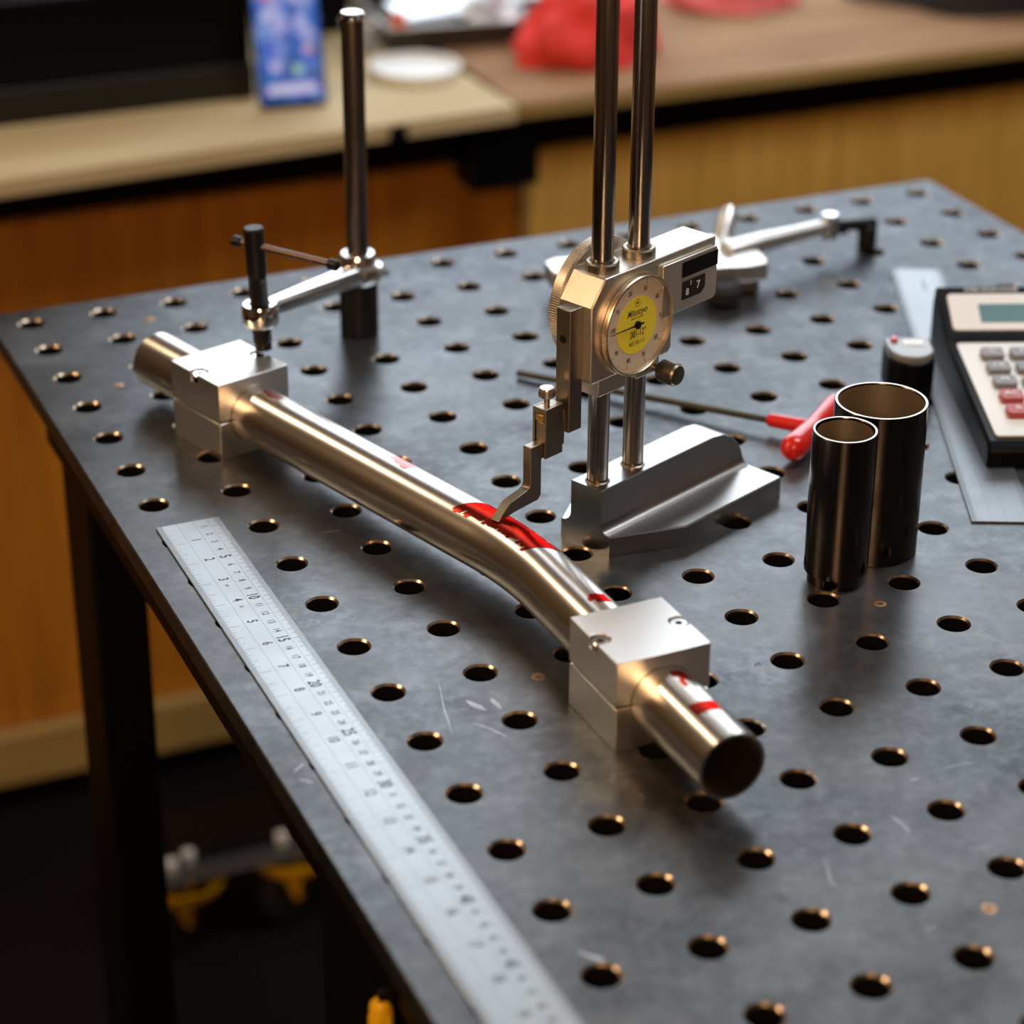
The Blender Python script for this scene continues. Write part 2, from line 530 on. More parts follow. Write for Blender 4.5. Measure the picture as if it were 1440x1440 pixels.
# ------------------------------------------------------------------ bent tube
TR = 17.4
TCZ = 24.5
FA = R(17)                   # direction of the far leg
FB = R(1.6)                  # direction of the near leg
corner = Vector((101.0, 310.5, 0))
RB = 241.0
tl = RB * math.tan((FA - FB) / 2)
dfar = Vector((-math.sin(FA), math.cos(FA), 0))
dnear = Vector((math.sin(FB), -math.cos(FB), 0))
FAR_C = corner + dfar * ((573 - 310.5) / math.cos(FA))       # middle of the far block
NEAR_C = corner + dnear * ((310.5 - 180.6) / math.cos(FB))   # middle of the near block
path = []
end_far = FAR_C + dfar * 82
p_t0 = corner + dfar * tl
p_t1 = corner + dnear * tl
for i in range(13):
    path.append(end_far.lerp(p_t0, i / 13))
ctr = p_t1 + Vector((-math.cos(FB), -math.sin(FB), 0)) * RB
for i in range(25):
    a = FA + (FB - FA) * i / 24
    path.append(ctr + Vector((math.cos(a), math.sin(a), 0)) * RB)
end_near = NEAR_C + dnear * 92.5
for i in range(1, 13):
    path.append(p_t1.lerp(end_near, i / 12))
path = [p + Vector((0, 0, TCZ)) for p in path]
org = Vector((101.0, 310.5, 0))
tube = tag(thing('bent_tube', 'long bent stainless steel tube with red marker patches held between two aluminium blocks', 'metal tube', org), None)


def tube_frame(path):
    fr = []
    for i, p in enumerate(path):
        t = (path[min(i + 1, len(path) - 1)] - path[max(i - 1, 0)]).normalized()
        s = t.cross(Vector((0, 0, 1))).normalized()     # points to -x side for t=-y
        fr.append((p, t, s))
    return fr


FR = tube_frame(path)
cum = [0.0]
for i in range(1, len(path)):
    cum.append(cum[-1] + (path[i] - path[i - 1]).length)
TLEN = cum[-1]


def tube_pt(d, th, r):
    """point at arc distance d from the far end, angle th (deg) from straight up towards +x"""
    d = max(0, min(TLEN - 1e-4, d))
    k = 0
    while cum[k + 1] < d: k += 1
    u = (d - cum[k]) / (cum[k + 1] - cum[k])
    p = FR[k][0].lerp(FR[k + 1][0], u)
    s = FR[k][2].lerp(FR[k + 1][2], u).normalized()
    a = R(th)
    return p - org + (-s * math.sin(a) + Vector((0, 0, 1)) * math.cos(a)) * r


NT = 56
mb = MB()
v = []; f = []
rings = []
for i in range(len(path)):
    rings.append((i, TR))
for i in reversed(range(len(path))):
    rings.append((i, TR - 1.6))
for i, r in rings:
    p, t, s = FR[i]
    for k in range(NT):
        a = 2 * math.pi * k / NT
        v.append(p - org + (-s * math.sin(a) + Vector((0, 0, 1)) * math.cos(a)) * r)
for q in range(len(rings)):
    q2 = (q + 1) % len(rings)
    for k in range(NT):
        k2 = (k + 1) % NT
        f.append((q * NT + k, q * NT + k2, q2 * NT + k2, q2 * NT + k))
mb.add(v, f)
obj('tube_wall', mb, TUBE, tube, angle=50)


def near_d(y):
    """arc distance of the path point at a given world y"""
    best = min(range(len(path)), key=lambda i: abs(path[i].y - y))
    k = best if path[best].y >= y else best - 1
    k = max(0, min(len(path) - 2, k))
    u = (path[k].y - y) / (path[k].y - path[k + 1].y)
    return cum[k] + u * (cum[k + 1] - cum[k])


def patch(rows, material, nd=10, skew=0.0):
    """rows: list of (d0, d1, th0, th1) strips: a thin coat of ink on the tube"""
    mb = MB()
    for d0, d1, t0, t1 in rows:
        nth = max(3, int(abs(t1 - t0) / 5))
        v = []; f = []
        for i in range(nd + 1):
            for k in range(nth + 1):
                v.append(tube_pt(d0 + (d1 - d0) * i / nd + skew * (t0 + (t1 - t0) * k / nth + 27) / 54.0, t0 + (t1 - t0) * k / nth, TR + 0.12))
        for i in range(nd):
            for k in range(nth):
                f.append((i * (nth + 1) + k, i * (nth + 1) + k + 1, (i + 1) * (nth + 1) + k + 1, (i + 1) * (nth + 1) + k))
        mb.add(v, f)
    return obj('marker_patch', mb, material, tube)


random.seed(3)
# big patch under the scriber: slanted marker strokes, each a thin strip running round the tube with ragged ends
rows = []
for k in range(30):
    u0 = k / 29
    yl = 358 - 60 * u0                              # where the stroke starts on the left side
    th0 = -29 + 9 * u0 + random.uniform(-5, 4)
    if k % 4 == 1:
        th0 -= random.uniform(2, 7)
    if k % 7 == 3:
        th0 += 5
    d0 = near_d(yl)
    rows.append((d0, d0 + 2.7, th0, 30 - 2 * u0 + random.uniform(-2, 2)))
patch(rows, MARKER, 2, skew=9.0)
dd = near_d(230)
patch([(dd - 4.5, dd + 1, -4, 27), (dd + 1, dd + 4.5, 0, 28), (dd - 2, dd + 2, -10, -4)], MARKER, 3)
dd = near_d(143)
patch([(dd - 7, dd - 2, -1, 24), (dd - 2, dd + 2, 4, 25), (dd + 2, dd + 8, 0, 9)], MARKER, 3)
dd = near_d(116)
patch([(dd - 4, dd + 0, -22, 26), (dd + 0, dd + 5, -22, 24)], MARKER, 3)
dd = near_d(416)
patch([(dd - 9, dd - 3, 6, 35), (dd - 3, dd + 4, 0, 30), (dd + 4, dd + 9, -5, 24)], MARKERP, 3)
dd = near_d(533)
patch([(dd - 8, dd - 3, -2, 14), (dd - 3, dd + 3, -6, 16), (dd + 3, dd + 9, -5, 15)], MARKERP, 3)


# ------------------------------------------------------------------ split blocks
def split_block(label, cx, cy, rz):
    t = thing('clamp_block', label, 'metal block', (cx, cy, 0), rz, 'split aluminium blocks on the tube')
    W = 25.3
    r = TR + 0.15
    lower = [(-W, 0), (W, 0), (W, 23.6)]
    a0 = math.degrees(math.asin((23.6 - TCZ) / r))
    lower += arc(0, TCZ, r, a0, -180 - a0, 24)
    lower += [(-W, 23.6)]
    obj('lower_half', MB().prism(lower, -W, W, 'y'), ALU, t, bevel=0.5)
    a1 = math.degrees(math.asin((25.0 - TCZ) / r))
    upper = [(W, 25.0), (W, 49.0), (-W, 49.0), (-W, 25.0)] + arc(0, TCZ, r, 180 - a1, a1, 24)
    cb, off = 5.4, 21.6
    up_ = obj('upper_half', MB().prism(upper, -W, W, 'y'), ALU, t)
    cut = obj('cut', MB().cyl((off, 0, 42.9), (off, 0, 55), cb, n=32).cyl((-off, 0, 42.9), (-off, 0, 55), cb, n=32), ALU, t)
    bo = up_.modifiers.new('bo', 'BOOLEAN'); bo.operation = 'DIFFERENCE'; bo.object = cut; bo.solver = 'EXACT'
    dg = bpy.context.evaluated_depsgraph_get(); dg.update()
    me2 = bpy.data.meshes.new_from_object(up_.evaluated_get(dg))
    up_.modifiers.clear(); up_.data = me2; me2.name = 'upper_half'
    bpy.data.objects.remove(cut)
    me2.set_sharp_from_angle(angle=R(35))
    bv = up_.modifiers.new('bevel', 'BEVEL'); bv.width = 0.4 * S; bv.segments = 2; bv.limit_method = 'ANGLE'; bv.angle_limit = R(40)
    for sx in (-1, 1):
        hexr = 2.0
        c = MB()
        n = 24
        # head with a hexagon socket
        v = []; f = []
        hx = []
        for k in range(n):
            a = 2 * math.pi * k / n
            hk = (a % (math.pi / 3)) - math.pi / 6
            rr = hexr * math.cos(math.pi / 6) / math.cos(hk)
            hx.append((rr * math.cos(a), rr * math.sin(a)))
        prof = [(4.3, 42.9), (4.3, 47.5), (3.9, 48.0)]
        for (rr, z) in prof:
            for k in range(n):
                a = 2 * math.pi * k / n
                v.append((rr * math.cos(a), rr * math.sin(a), z))
        for z in (48.0, 45.0):
            for k in range(n): v.append((hx[k][0], hx[k][1], z))
        for q in range(4):
            for k in range(n):
                f.append((q * n + k, q * n + (k + 1) % n, (q + 1) * n + (k + 1) % n, (q + 1) * n + k))
        f.append(tuple(range(4 * n, 5 * n))); f.append(tuple(range(n))[::-1])
        c.add(v, f, Matrix.Translation((sx * (off - 0.2), 0, 0)))
        o = obj('cap_screw', c, CHROME, t)
        s = MB().lathe([(1.75, 44.9), (1.75, 45.4), (0, 45.4)], 6, Matrix.Translation((sx * (off - 0.2), 0, 0)))
        obj('socket_recess', s, BLACKM, o)
    return t


split_block('square aluminium block around the open near end of the bent tube', NEAR_C.x, NEAR_C.y, FB)
split_block('square aluminium block at the far end of the tube, under the clamp screw', FAR_C.x, FAR_C.y, FA)

# ------------------------------------------------------------------ hold-down clamp
cl = thing('table_clamp', 'steel hold-down clamp with tall post and black screw pressing on the far block', 'clamp', (150, 700, 0))
obj('base', MB().lathe([(12.2, 0), (13, 0.8), (13, 36), (12.2, 37)], 36), BLACKM, cl)
obj('post', MB().lathe([(7.3, 37), (7.3, 214), (6.4, 217), (0, 217.4)], 32), mat('worn_post_steel', (0.17, 0.15, 0.14), 1.0, 0.3, 0.2, 30), cl)
obj('post_cap', MB().lathe([(7.6, 214.6), (7.8, 215.2), (7.8, 218), (6.8, 219.3), (0, 219.6)], 28), CHROME, cl)
spx, spy = 46.2 - 150, 583.9 - 700
sd = Vector((spx, spy, 0)); sdir = sd.normalized()
lean = Vector((-3.0 / 80, 1.0 / 80, 1)).normalized()
sp0 = Vector((spx, spy, 49.2))


def sp_at(z): return sp0 + lean * ((z - 49.2) / lean.z)


obj('post_boss', MB().lathe([(7.6, 37.3), (14, 37.3), (17, 41), (17.5, 45), (16, 48.5), (12.5, 50.5), (12.2, 54), (10.8, 57), (7.6, 57.6)], 40, cap=False), CHROME, cl)
sb = sp_at(73)
Ms = Matrix.Translation(sb) @ lean.to_track_quat('Z', 'Y').to_matrix().to_4x4()
obj('screw_boss', MB().lathe([(6.6, -7), (10.2, -7), (11.3, -5), (11.3, 4.5), (10.2, 6.6), (6.6, 6.6)], 36, Ms, cap=False), CHROME, cl)
a_ = Vector((0, 0, 45.5)) + sdir * 14
b_ = Vector((sb.x, sb.y, 73)) - sdir * 9.5
armM = MB()
npt = 14
pv = []; pf = []
sidev = Vector((-sdir.y, sdir.x, 0))
for i in range(npt):
    u = i / (npt - 1)
    c = a_.lerp(b_, u)
    w = 9.0 - 3.4 * u; h = 7.6 - 2.0 * u
    for k in range(16):
        an = 2 * math.pi * k / 16
        ca, sa = math.cos(an), math.sin(an)
        q = 0.55
        pv.append(c + sidev * w * math.copysign(abs(ca) ** q, ca) + Vector((0, 0, 1)) * h * math.copysign(abs(sa) ** q, sa))
for i in range(npt - 1):
    for k in range(16):
        pf.append((i * 16 + k, i * 16 + (k + 1) % 16, (i + 1) * 16 + (k + 1) % 16, (i + 1) * 16 + k))
pf.append(tuple(range(16))); pf.append(tuple((npt - 1) * 16 + k for k in range(16)))
armM.add(pv, pf)
obj('arm', armM, CHROME, cl)
# threaded screw
thr = [(3.6, 0), (5.2, 0.6), (5.2, 5)]
z = 5.0
while z < 46:
    thr += [(5.2, z + 0.35), (5.95, z + 0.9), (5.2, z + 1.45)]
    z += 1.6
thr += [(6.1, 50), (6.1, 78), (5.4, 79)]
Mp = Matrix.Translation(sp0) @ lean.to_track_quat('Z', 'Y').to_matrix().to_4x4()
scr = obj('clamp_screw', MB().lathe(thr, 24, Mp), BLACKM, cl, angle=30)
hp = sp_at(116.5)
hd = Vector((0.56, -0.83, 0.0)).normalized()
obj('handle_bar', MB().sweep([hp - hd * 14, hp - hd * 13.9, hp + hd * 58.9, hp + hd * 59], 2.2, 14), mat('brown_bar_steel', (0.16, 0.11, 0.09), 0.8, 0.35), cl)
for e, s_ in ((hp - hd * 16.5, 1), (hp + hd * 55, 1)):
    obj('handle_stop', MB().cyl(e, e + hd * 6.5, 3.4, n=18, ch=0.7), BLACKM, cl)

# ------------------------------------------------------------------ height gauge
GA = R(23.5)
e1 = Vector((math.cos(GA), math.sin(GA), 0)); e2 = Vector((-math.sin(GA), math.cos(GA), 0))
G0 = e1 * 286.4 + e2 * 263.5
hg = thing('height_gauge', 'twin-column dial height gauge with scriber touching the bent tube', 'height gauge', G0, GA)
# base, lofted along x
st = [0, 40.5, 60, 80, 98] + [98 + 29 * math.sin(R(a)) for a in (20, 38, 54, 68, 80, 90)]
v = []; f = []
PN = 0
for X in st:
    w = 18 + (39.5 - 18) * min(1, X / 40.5)
    zt = 38.0 if X <= 98 else 12.2 + 25.8 * math.sqrt(max(0, 1 - ((X - 98) / 29.0) ** 2))
    sec = [(-w, 0), (-w, 11.2), (-w + 0.8, 12)]
    fil = [(-11 - 6 + 6 * math.sin(R(a)), 18 - 6 * math.cos(R(a))) for a in (0, 22, 45, 68, 90)]
    sec += [(y, min(zz, zt)) for y, zz in fil]
    sec += [(-11, zt - 0.5 if zt > 19 else zt), (-10.5, zt), (10.5, zt), (11, zt - 0.5 if zt > 19 else zt)]
    sec += [(-y, min(zz, zt)) for y, zz in reversed(fil)]
    sec += [(w - 0.8, 12), (w, 11.2), (w, 0)]
    PN = len(sec)
    v += [(X, y, zz) for y, zz in sec]
for i in range(len(st) - 1):
    for k in range(PN):
        k2 = (k + 1) % PN
        f.append((i * PN + k, i * PN + k2, (i + 1) * PN + k2, (i + 1) * PN + k))
f.append(tuple(range(PN))); f.append(tuple((len(st) - 1) * PN + k for k in range(PN))[::-1])
obj('base', MB().add(v, f), GROUND, hg, angle=28)
for X in (9.5, 39.5):
    c = obj('column', MB().lathe([(5.6, 38), (6.0, 38.6), (6.0, 420), (5.4, 421)], 40, Matrix.Translation((X, 0, 0))), POLISH, hg)
    obj('column_seat', MB().lathe([(6.05, 37.9), (7.0, 37.9), (7.0, 38.3), (6.05, 38.8)], 32, Matrix.Translation((X, 0, 0)), cap=False), BRASSY, c)
# body casting
YF, YB = -11.7, 12.0
prof = [(-11.4, 106.5), (-10, 105), (53, 105), (55.6, 107.6), (55.6, 127), (88, 127), (91.5, 130), (91.5, 163), (-0.5, 163), (-11.4, 149)]
body = obj('slider_body', MB().prism(prof, YF, YB, 'y'), GAUGE, hg, bevel=1.1, seg=3)
obj('counter_housing', MB().prism([(44, 128), (88.5, 128), (90.5, 130), (90.5, 157), (89.5, 158.5), (44, 158.5)], -14.2, YF + 0.2, 'y'), GAUGE, hg, bevel=1.0, seg=3)
obj('front_sleeve', MB().box(-1.8, 20.5, -9, 9, 94, 105.5), GAUGE, hg, bevel=0.8)
obj('rear_sleeve', MB().box(30, 49, -9, 9, 95, 105.5), GAUGE, hg, bevel=0.8)
for X in (9.5, 39.5):
    obj('collar', MB().lathe([(6.1, 162.5), (9.0, 162.5), (9.2, 163.5), (9.2, 167.2), (8.5, 168), (6.9, 168), (6.1, 167.2)], 36, Matrix.Translation((X, 0, 0)), cap=False), BRASSY, hg)
# counter: black plate above, digit window below
ctn = obj('counter_plate', MB().box(60, 90.2, -14.6, -14.1, 147.5, 156.2), BLACKP, hg)
cw = obj('counter_window', MB().prism([(60.5, 134.5), (76, 134.5), (79.5, 137.5), (79.5, 145.0), (60.5, 145.0)], -14.7, -14.1, 'y'), BLACKM, hg)
dg_ = MB()
MX = Matrix(((1, 0, 0, 0), (0, 0, -1, 0), (0, 1, 0, 0), (0, 0, 0, 1)))     # text plane -> dial plane (x, z), facing -y


def dial_M(x, z, y): return Matrix.Translation((x, y, z)) @ MX


put_text(dg_, '8', 5.4, dial_M(64.2, 138.3, -14.75))
put_text(dg_, '2', 3.0, dial_M(67.0, 143.0, -14.75))
put_text(dg_, '7', 6.4, dial_M(73.5, 140.2, -14.75))
obj('counter_digits', dg_, PRINTW, cw)
# dial
DX, DZ = 23.6, 130.6
MY = Matrix.Translation((DX, 0, DZ)) @ Matrix.Rotation(R(90), 4, 'X')       # lathe z -> -y


def ring(prof, n=72, cap=False): return MB().lathe(prof, n, MY, cap)


bez = obj('bezel', ring([(28.6, 11.5), (28.6, 12.6), (28.2, 12.9), (28.2, 15.2), (27.7, 15.9), (27.1, 16.0), (26.8, 15.4), (26.7, 13.2)]), mat('bezel_brass_chrome', (0.62, 0.54, 0.42), 1.0, 0.32), hg)
kn = MB()
for k in range(150):
    a = 2 * math.pi * k / 150
    kn.box(28.1, 28.55, -0.28, 0.28, 13.1, 15.2, MY @ Matrix.Rotation(a, 4, 'Z'))
obj('knurling', kn, mat('bezel_brass_chrome', (0, 0, 0)), bez)
dial = obj('dial_face', ring([(0, 13.3), (26.8, 13.3), (26.8, 12.8), (0, 12.8)]), DIALW, hg)
obj('yellow_disc', ring([(0, 13.45), (16.3, 13.45), (16.3, 13.25)]), DIALY, dial)
tk = MB()
for k in range(100):
    a = 2 * math.pi * k / 100
    l = 3.4 if k % 10 == 0 else (2.4 if k % 5 == 0 else 1.5)
    w = 0.16 if k % 10 == 0 else 0.09
    tk.box(26.4 - l, 26.4, -w, w, 13.36, 13.40, MY @ Matrix.Rotation(a, 4, 'Z'))
obj('dial_ticks', tk, INK, dial)
nm = MB()
for k in range(10):
    a = R(180 - 36 * k)
    rr = 20.2
    put_text(nm, '.100' if k == 0 else str(k * 10), 3.8, dial_M(DX + rr * math.cos(a), DZ + rr * math.sin(a) + (1.9 if k == 0 else 0), -13.42), 0, 0.8)
obj('dial_numerals', nm, INK, dial)
pr_ = MB()
put_text(pr_, 'Mitutoyo', 5.4, dial_M(DX - 0.3, DZ + 7.4, -13.5), 0.35, 0.82)
put_text(pr_, 'MADE IN JAPAN', 1.4, dial_M(DX, DZ + 4.2, -13.5))
put_text(pr_, '.001-12"', 5.6, dial_M(DX + 0.6, DZ - 5.2, -13.5), 0, 0.72)
put_text(pr_, 'NO.192-111', 3.5, dial_M(DX + 0.2, DZ - 10.4, -13.5), 0, 0.72)
pr_.add(*(lambda rs: ([(DX + r * math.cos(2 * math.pi * k / 24), -13.5, DZ + 12.6 + r * math.sin(2 * math.pi * k / 24)) for r in rs for k in range(24)],
                      [(k, (k + 1) % 24, 24 + (k + 1) % 24, 24 + k) for k in range(24)]))((2.2, 1.9)))
put_text(pr_, 'M', 2.4, dial_M(DX, DZ + 12.6, -13.5))
obj('dial_print', pr_, INK, dial)
nd = obj('needle', MB().prism([(DX + 5, DZ - 0.5), (DX + 5, DZ + 0.5), (DX - 22.5, DZ + 0.14), (DX - 22.5, DZ - 0.14)], -14.4, -14.1, 'y'), BLACKM, hg)
obj('needle_hub', ring([(2.2, 13.3), (2.2, 14.9), (1.2, 15.3), (0, 15.3)], 24), BLACKM, nd)
# hand wheel behind the body
whM = Matrix.Translation((23.6, 0, 138)) @ Matrix.Rotation(R(-90), 4, 'X')
wheel = obj('hand_wheel', MB().lathe([(0, 12.2), (34, 12.2), (35, 13), (35, 19), (34, 20), (26, 20), (24, 18), (0, 18)], 96, whM, cap=False), GAUGE, hg)
kn = MB()
for k in range(160):
    kn.box(34.8, 35.4, -0.35, 0.35, 13.2, 18.8, whM @ Matrix.Rotation(2 * math.pi * k / 160, 4, 'Z'))
obj('knurling', kn, GAUGE, wheel)
# lock knob below the dial
kM = Matrix.Translation((45.5, 0, 97.5)) @ Matrix.Rotation(R(90), 4, 'X')
knob = obj('lock_knob', MB().lathe([(2.2, 8), (2.2, 13), (5.4, 13.4), (6.2, 14.2), (6.2, 24.5), (5.4, 25.6), (0, 25.9)], 40, kM), mat('knob_steel', (0.26, 0.22, 0.17), 1.0, 0.4), hg)
kn = MB()
for k in range(44):
    kn.box(6.1, 6.5, -0.24, 0.24, 14.6, 24.0, kM @ Matrix.Rotation(2 * math.pi * k / 44, 4, 'Z'))
obj('knurling', kn, mat('knob_steel', (0, 0, 0)), knob)
# vertical bar, clamp box and scriber
sO, tO = 286.4, 263.5
bar = obj('holder_bar', MB().box(265 - sO, 275.2 - sO, 258 - tO, 268 - tO, 78.5, 149), BRASSY, hg, bevel=0.5)
obj('cross_hole', MB().cyl((264.7 - sO, 263 - tO, 132), (266 - sO, 263 - tO, 132), 2.3, n=20), BLACKM, bar)
obj('bar_mount', MB().box(275 - sO, 277 - sO, 259 - tO, 271 - tO, 108, 146), GAUGE, hg)
bx0, bx1, by0, by1 = 249.2 - sO, 262.8 - sO, 260.3 - tO, 270.0 - tO
# frame of the clamp box, open at the front where the scriber shank sits
fr = MB()
fr.box(bx0, bx1, by0, by0 + 1.5, 67.6, 96.4).box(bx0, bx1, by1 - 1.5, by1, 67.6, 96.4)
fr.box(bx0 + 5.5, bx1, by0 + 1.5, by1 - 1.5, 67.6, 96.4).box(bx0, bx0 + 5.5, by0 + 1.5, by1 - 1.5, 93.2, 96.4)
fr.box(bx1, 265.2 - sO, by0 + 1.0, by1 - 2.4, 71.5, 91)
obj('scriber_clamp', fr, BRASSY, hg, bevel=0.3)
LITWEDGE = mat('orange_lit_wedge', (0.62, 0.36, 0.10), 1.0, 0.3)  # orange base stands for warm light falling into the clamp opening
obj('clamp_wedge', MB().box(bx0 - 0.1, bx0 + 5.2, by0 + 1.8, by1 - 1.8, 88.6, 92.8), LITWEDGE, hg, bevel=0.5)
ts = MB().lathe([(1.6, 96.4), (1.6, 100.0), (3.0, 100.8), (4.4, 102.0), (4.4, 106.0), (3.9, 106.8), (0, 107.0)], 36, Matrix.Translation((254.7 - sO, 264.8 - tO, 0)))
tsc = obj('thumb_screw', ts, mat('thumb_screw_steel', (0.62, 0.55, 0.50), 1.0, 0.3), hg)
kn = MB()
for k in range(40):
    kn.box(4.3, 4.65, -0.2, 0.2, 102.2, 105.8, Matrix.Translation((254.7 - sO, 264.8 - tO, 0)) @ Matrix.Rotation(2 * math.pi * k / 40, 4, 'Z'))
obj('knurling', kn, mat('thumb_screw_steel', (0, 0, 0)), tsc)
# scriber: Z-shaped blade with a chisel tip that meets the tube
bd = TR
for ss_ in (213.8, 215.0, 216.2):
    for tt_ in (261.8, 263.5, 265.0, 266.5, 268.0):
        tipw = e1 * ss_ + e2 * tt_
        for i_ in range(len(path) - 1):
            for w_ in range(10):
                q = path[i_].lerp(path[i_ + 1], w_ / 10)
                bd = min(bd, math.hypot(tipw.x - q.x, tipw.y - q.y))
tipz = TCZ + math.sqrt(TR ** 2 - min(bd, TR - 1) ** 2) + 0.2
tx = 214.0 - sO
shank = [(bx0 + 5.2, 88.2), (bx0 + 0.4, 88.2), (bx0 + 0.4, 77.0), (239.5 - sO, 77.0), (239.5 - sO, 55.8), (238.4 - sO, 53.6), (236.2 - sO, 52.7),
         (223.6 - sO, 50.0), (tx, tipz), (tx + 2.0, tipz), (228.0 - sO, 43.6), (245.6 - sO, 44.4), (247.9 - sO, 46.8), (247.9 - sO, 68.0), (bx0 + 5.2, 68.0)]
obj('scriber', MB().prism(shank, 262 - tO, 267.8 - tO, 'y'), BRASSY, hg, bevel=0.4)

# ------------------------------------------------------------------ steel rulers
def ruler(label, loc, rz, length, width, material, full=True, start=0):
    """local frame: zero end at the origin, length along -y, right edge at x=0"""
    t = thing('steel_ruler', label, 'ruler', loc, rz)
    obj('blade', MB().prism([(-width, 0), (0, 0), (0, -length), (-width, -length)], 0.05, 1.2, 'z'), material, t, bevel=0.15, seg=1)
    zt = 1.23
    TM = lambda x, y: Matrix.Translation((x, y, zt)) @ Matrix.Rotation(R(-90), 4, 'Z')
    g = MB()

    def tick(x0, x1, y, w):
        g.add([(x0, y - w, zt), (x1, y - w, zt), (x1, y + w, zt), (x0, y + w, zt)], [(0, 1, 2, 3)])
    nmm = int(length)
    for k in range(start, nmm):
        l = 6.0 if k % 10 == 0 else (5.0 if k % 5 == 0 else 3.4)
        tick(-l, 0, -k, 0.15)
        if full and k % 10 == 0:
            tick(-14.4, -l - 2, -k, 0.06)
    n32 = int(length / 25.4 * 32)
    for k in range(n32):
        y = -k * 25.4 / 32
        l = 9.5 if k % 32 == 0 else (7.5 if k % 16 == 0 else (6 if k % 8 == 0 else (4.6 if k % 4 == 0 else 3.2)))
        tick(-width, -width + l, y, 0.13)
    for x in (-7.2, -15.6, -width + 12.0):
        g.add([(x - 0.07, -length, zt), (x + 0.07, -length, zt), (x + 0.07, 0, zt), (x - 0.07, 0, zt)], [(0, 1, 2, 3)])
    obj('graduations', g, INKG, t)
    ns = MB()

    def numeral(txt, size, x, y):
        q = MB()
        put_text(q, txt, size, TM(x, y), 0, 0.72)
        obj('numeral', q, INK, t)
    if full:
        for k in range(1, nmm // 10):
            if k % 5 == 0:
                numeral(str(k), 9.0, -11.4, -k * 10 + 1.5)
            else:
                put_text(ns, str(k), 5.2, TM(-11.2, -k * 10 + 1.2), 0, 0.8)
        for k in range(1, int(length / 25.4)):
            numeral(str(k), 8.0, -20.4, -k * 25.4 + 2.2)
        put_text(ns, '64', 3.0, TM(-20.5, -3 * 25.4 - 5.5), 0, 0.8)
        put_text(ns, '32', 3.0, TM(-20.5, -4 * 25.4 - 5.5), 0, 0.8)
        obj('small_numerals', ns, INKG, t)['kind'] = 'stuff'
    else:
        put_text(ns, 'STAINLESS STEEL', 3.2, TM(-16, -32), 0, 0.8)
        obj('stamp', ns, INKG, t)
    return t


ruler('long steel ruler with inch and centimetre scales along the near left table edge', (-20.6, 469, 0), 0, 620, 37.0, RULER)
rd = Vector((542.2 - 373.8, 663 - 297.2, 0)).normalized()
ra = math.atan2(-rd.x, rd.y)
rx = Vector((math.cos(ra), math.sin(ra), 0))
ruler('plain steel ruler lying partly under the calculator', Vector((542.2, 663, 0)) + rx * 36, ra, 403, 36.0, RULER2, full=False)

# ------------------------------------------------------------------ standing tube offcuts
def offcut(label, loc, r, h, spigot=None, wall=1.8):
    t = thing('tube_offcut', label, 'metal tube', loc, 0, 'tube offcuts standing on the table')
    if spigot:
        prof = [(r - 2.6, 0), (spigot, 0), (spigot, 6.5), (r, 6.9)]
    else:
        prof = [(r - wall, 0), (r - 0.3, 0), (r, 0.4)]
    prof += [(r, h - 0.5), (r - 0.4, h), (r - wall + 0.3, h), (r - wall, h - 0.5), (r - (2.6 if spigot else wall), 0)]
    obj('tube_wall', MB().lathe(prof, 72, cap=False), mat('darkened_tube_steel', (0.075, 0.062, 0.054), 1.0, 0.2, 0.05, 40), t, angle=30)  # wall colour darkened for the dim room it mirrors, rim kept bright
    ri = r - (2.6 if spigot else wall)
    obj('cut_rim', MB().lathe([(r - 0.05, h - 0.55), (r - 0.4, h + 0.05), (r - wall + 0.3, h + 0.05), (r - wall - 0.02, h - 0.55)], 72, cap=False), POLISH, t)
    obj('bore', MB().lathe([(ri - 0.05, h - 1.0), (ri - 0.05, 0.3)], 64, cap=False), mat('rough_bore_steel', (0.55, 0.45, 0.34), 1.0, 0.45, 0.2, 60, (1, 1, 0.1)), t)
    return t


offcut('narrow steel tube offcut standing upright in front, with a stepped foot', (267.5, 268.5, 0), 17.4, 89.5, 15.4)
offcut('wider steel tube offcut standing upright behind the narrow one', (305.1, 294.0, 0), 25.5, 89.5, None, 2.0)

# ------------------------------------------------------------------ T-handle hex key
hk0 = Vector((218.1, 589.5, 3)); hk1 = Vector((326.5, 452.5, 8))
hkd = (hk1 - hk0).normalized()
hkc = hk1 + hkd * 31
hexk = thing('hex_key', 'long hex key with red T-handle lying behind the height gauge', 'hex key', (hkc.x, hkc.y, 0))
o_ = Vector((hkc.x, hkc.y, 0))
obj('shaft', MB().cyl(hk0 - o_, hk1 + hkd * 6 - o_, 2.3, n=6), mat('dark_key_steel', (0.05, 0.045, 0.03), 0.5, 0.5), hexk)
perp = Vector((-hkd.y, hkd.x, 0)).normalized()
obj('sleeve', MB().sweep([hk1 - o_, hk1 + hkd * 1.2 - o_, hk1 + hkd * 20 - o_, hk1 + hkd * 33 - o_], [3.2, 4.2, 4.6, 5.2], 16), REDP, hexk)
hc = Vector((0, 0, 10))
pts = []; rr_ = []
for i in range(33):
    u = -math.cos(math.pi * i / 32)
    pts.append(hc + perp * (u * 42))
    e = min(1.0, (1 - abs(u)) * 42 / 8.6)
    rr_.append(max(0.3, (6.6 + 2.0 * abs(u)) * math.sqrt(max(0, 1 - (1 - e) ** 2))))
obj('t_handle', MB().sweep(pts, rr_, 20), REDP, hexk, angle=60)

